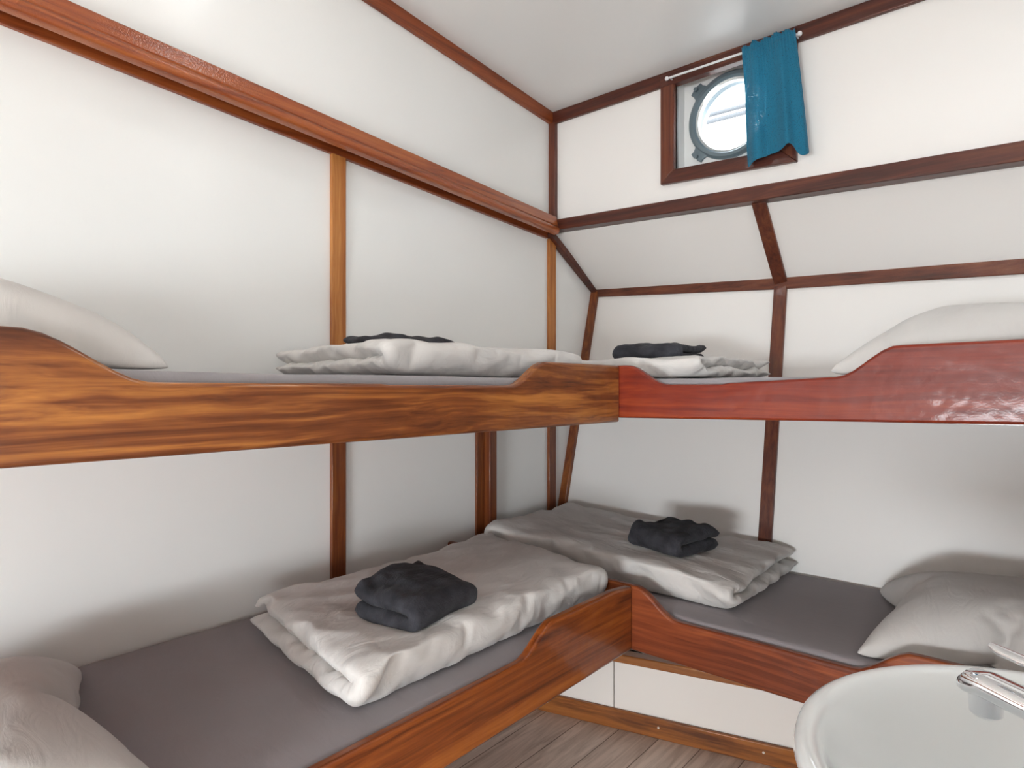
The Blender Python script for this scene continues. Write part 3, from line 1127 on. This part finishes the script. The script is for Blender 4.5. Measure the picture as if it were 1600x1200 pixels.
def make_towel(L, Wd, h, seed, lift=0.0):
    """thick towel folded twice: rounded fold at y = 0, layered ends"""
    def f(nl=2):
        pass
    tot = 2 * (Wd - h) + math.pi * h * 0.5
    arc = math.pi * h * 0.5

    def mid(t):
        s = t * tot
        if s < Wd - h:
            return Vector((0, Wd - s, h * 0.5)), Vector((0, 0, -1))
        s -= Wd - h
        if s < arc:
            a = s / (h * 0.5)
            return Vector((0, h - math.sin(a) * h * 0.5, h - math.cos(a) * h * 0.5)), Vector((0, -math.sin(a), -math.cos(a)))
        s -= arc
        return Vector((0, h + s, h * 1.5)), Vector((0, 0, 1))

    def fm(u, v, s):
        c, n = mid(v)
        e = min(u, 1 - u) * L
        ev = min(v, 1 - v) * tot
        w = math.sqrt(max(0.0, 1 - max(0, 1 - e / (h * .5)) ** 2)) * math.sqrt(max(0.0, 1 - max(0, 1 - ev / (h * .5)) ** 2))
        p = c + n * (h * 0.46 * w * s)
        p.x = (u - .5) * L
        q = Vector((p.x * 11 + seed, p.y * 11, 0))
        top = p.z / (2 * h)
        p.z += top * (0.016 * noise.noise(q) + 0.008 * noise.noise(q * 2.3))
        p.z += top * lift * (max(0, p.y / Wd) ** 1.5) * (0.5 + 0.8 * noise.noise(Vector((p.x * 9 + seed * 2, 0.4, 0))) + 0.4 * math.cos(p.x * 25))
        p.x += 0.010 * noise.noise(Vector((p.y * 10 + seed, p.z * 30, u * 3)))
        p.y += 0.008 * noise.noise(Vector((p.x * 10, p.z * 30, seed)))
        p.z = max(p.z, 0.001)
        return p
    vs, fs, ix = bag(36, 60, fm)
    return vs, fs


def towel(L, Wd, h, seed, loc, rot, label, tilt=(0, 0), lift=0.03):
    tp, tf = make_towel(L, Wd, h, seed, lift)
    o = soft('folded_towel', tp, tf, TOWELM, loc, rot, 1, tilt)
    return tag(o, label, 'towel', GT)


towel(0.235, 0.20, 0.036, 3.0, (-1.030, 0.980, ZL + 0.100), math.radians(90 + 8), 'charcoal towel folded on the thick duvet of the lower left bunk')
towel(0.22, 0.22, 0.038, 8.0, (-0.965, 1.80, 0.458 + 0.105), math.radians(-14), 'dark charcoal towel folded on the duvet of the lower bunk under the porthole')
towel(0.34, 0.20, 0.020, 14.0, (-1.30, 1.17, ZU + 0.076), math.radians(92), 'flat charcoal towel half hidden on the upper left bunk duvet', lift=0.01)
towel(0.24, 0.22, 0.026, 21.0, (-0.955, 1.75, 1.124 + 0.064), math.radians(4), 'charcoal towel on the thin duvet of the upper bunk under the porthole', lift=0.02)

# ------------------------------------------------------------------ storage front under the bunk
ca, cb = Vector((-1.699, 1.552, 0)), Vector((0.355, 2.118, 0))
cab = thing('storage_cabinet', 'low white panelled storage front under the lower bunk, wooden rail above', 'cabinet', ca)
cab.rotation_euler = (0, 0, math.atan2(cb.y - ca.y, cb.x - ca.x))
Ls = (cb - ca).length


def cbox(s0, s1, z0, z1, d0, d1, name, mt, bevel=0.0, parent=cab):
    o = MB().box(s0, s1, -d1, -d0, z0, z1).build(name, mt, None, bevel=bevel)
    o.parent = parent
    return o


sj = (-1.055 - ca.x) * Ls / (cb.x - ca.x)      # joint between the two panels
cbox(0.02, sj - 0.0015, 0.0, 0.213, -0.02, 0, 'panel', CABM)
cbox(sj + 0.0015, Ls - 0.01, 0.0, 0.213, -0.02, 0, 'panel', CABM)
cbox(0.02, Ls - 0.01, 0.213, 0.240, -0.035, 0.010, 'top_rail', KICK, 0.004)
cbox(0.03, Ls - 0.02, 0.240, 0.328, -0.06, -0.045, 'back_panel', CABM)
kb = cbox(0.02, Ls - 0.01, 0.0, 0.062, 0, 0.014, 'kick_board', KICK, 0.003)
for s_ in (0.44, 0.815, 1.12):
    MB().tube([(s_, -0.013, 0.036), (s_, -0.0152, 0.036)], 0.0035, 12).build('screw', SCREWM, None).parent = kb

# ------------------------------------------------------------------ washbasin and tap
BC = Vector((0.045, 0.568, 0.0))
van = thing('vanity_cabinet', 'white vanity unit carrying the washbasin', 'cabinet', (0.2, 0.64, 0))
MB().box(0.03, XR - 0.003, 0.40, 0.76, 0.02, 0.66).build('body', CABM, van, bevel=0.004)
MB().box(0.012, XR - 0.003, 0.385, 0.775, 0.66, 0.685).build('worktop', TRX, van, bevel=0.004)
MB().box(0.027, 0.030, 0.41, 0.75, 0.05, 0.64).build('door', CABM, van)
MB().box(0.04, XR - 0.003, 0.41, 0.75, 0.0, 0.02).build('plinth', DARK, van)
ba = thing('washbasin', 'glossy white round ceramic washbasin in the bottom right foreground', 'washbasin', (BC.x, BC.y, 0.685))
RB, ZR = 0.203, 0.832
prof = [(0.0, 0.686), (0.085, 0.686), (0.115, 0.694), (0.150, 0.722), (0.176, 0.762), (0.191, 0.800), (RB - 0.001, 0.822), (RB - .003, 0.829), (RB - .008, ZR),
        (RB - .016, ZR - .001), (RB - .021, ZR - .006), (RB - .026, ZR - .018), (0.160, 0.785), (0.138, 0.748), (0.105, 0.722), (0.06, 0.710), (0.022, 0.706), (0.0, 0.706)]
MB().lathe(prof, (BC.x, BC.y, 0), 'z', 96).build('bowl', CERAM, ba, smooth=True, angle=180)
MB().lathe([(0, 0.7085), (0.018, 0.7085), (0.021, 0.707), (0.021, 0.7055), (0, 0.7055)], (BC.x, BC.y, 0), 'z', 32).build('drain', CHROME, ba, smooth=True)

FB = Vector((0.268, 0.435, 0))
fa = thing('faucet', 'chrome mixer tap with long spout reaching over the washbasin', 'faucet', (FB.x, FB.y, 0.685))
MB().lathe([(0.030, 0.685), (0.030, 0.690), (0.023, 0.694), (0.022, 0.900), (0.018, 0.907), (0, 0.909)], (FB.x, FB.y, 0), 'z', 32).build('body', CHROME, fa, smooth=True)


def bar(rows, pw):
    """bar with an oval section; rows = (x, y, z, half width, half height)"""
    m = MB()
    n = 24
    side = Vector((rows[0][1] - rows[-1][1], rows[-1][0] - rows[0][0], 0)).normalized()
    vs, fs = [], []
    for x, y, z, w, hh in rows:
        for k in range(n):
            a = 2 * math.pi * k / n
            c, q = math.cos(a), math.sin(a)
            p = Vector((x, y, z)) + side * w * math.copysign(abs(c) ** pw, c) + Vector((0, 0, hh * math.copysign(abs(q) ** pw, q)))
            vs.append(p)
    for i in range(len(rows) - 1):
        for k in range(n):
            fs.append((i * n + k, i * n + (k + 1) % n, (i + 1) * n + (k + 1) % n, (i + 1) * n + k))
    fs.append(tuple(range(n)))
    fs.append(tuple(range((len(rows) - 1) * n, len(rows) * n)))
    return m.add(vs, fs)


bar([(FB.x, FB.y, 0.862, 0.017, 0.013), (0.12, 0.511, 0.866, 0.0155, 0.010), (0.03, 0.552, 0.872, 0.014, 0.009), (-0.010, 0.570, 0.8755, 0.0135, 0.0085), (-0.030, 0.579, 0.878, 0.013, 0.009),
     (-0.042, 0.5845, 0.877, 0.0115, 0.0085), (-0.047, 0.587, 0.874, 0.007, 0.005)], 0.7).build('spout', CHROME, fa, smooth=True, angle=60)
MB().lathe([(0.0, 0.855), (0.0085, 0.855), (0.0105, 0.857), (0.011, 0.872), (0.0, 0.872)], (-0.032, 0.580, 0), 'z', 24).build('aerator', CHROME, fa, smooth=True)
bar([(FB.x, FB.y, 0.915, 0.014, 0.008), (0.13, 0.506, 0.909, 0.010, 0.005), (0.04, 0.548, 0.905, 0.0075, 0.004), (-0.010, 0.572, 0.9045, 0.0065, 0.0036), (-0.024, 0.579, 0.906, 0.006, 0.0033),
     (-0.029, 0.581, 0.908, 0.0035, 0.002)], 1.0).build('lever', CHROME, fa, smooth=True, angle=60)

# ------------------------------------------------------------------ ceiling lamps
LM, nt, p = mat('lamp diffuser')
p.inputs['Base Color'].default_value = (0.9, 0.9, 0.9, 1)
p.inputs['Emission Color'].default_value = (1.0, 0.965, 0.93, 1)
p.inputs['Emission Strength'].default_value = 2.0
for k, (lc, pw) in enumerate(LAMPS):
    z0 = zc(lc[0], lc[1])
    q_ = (1.0, 0.5)[k]
    t = thing('ceiling_lamp', ['round flush ceiling lamp above the washbasin', 'small round ceiling spotlight above the left bunks'][k], 'lamp', (lc[0], lc[1], z0), 'flush ceiling lamps')
    MB().lathe([(0.0, lc[2] - 0.035), (0.14 * q_, lc[2] - 0.035), (0.15 * q_, lc[2] - 0.02), (0.15 * q_, z0 + 0.012), (0.0, z0 + 0.012)], (lc[0], lc[1], 0), 'z', 48).build('housing', PAINT, t, smooth=True)
    MB().lathe([(0.0, lc[2] - 0.048), (0.12 * q_, lc[2] - 0.046), (0.138 * q_, lc[2] - 0.034), (0.0, lc[2] - 0.034)], (lc[0], lc[1], 0), 'z', 48).build('diffuser', LM, t, smooth=True)
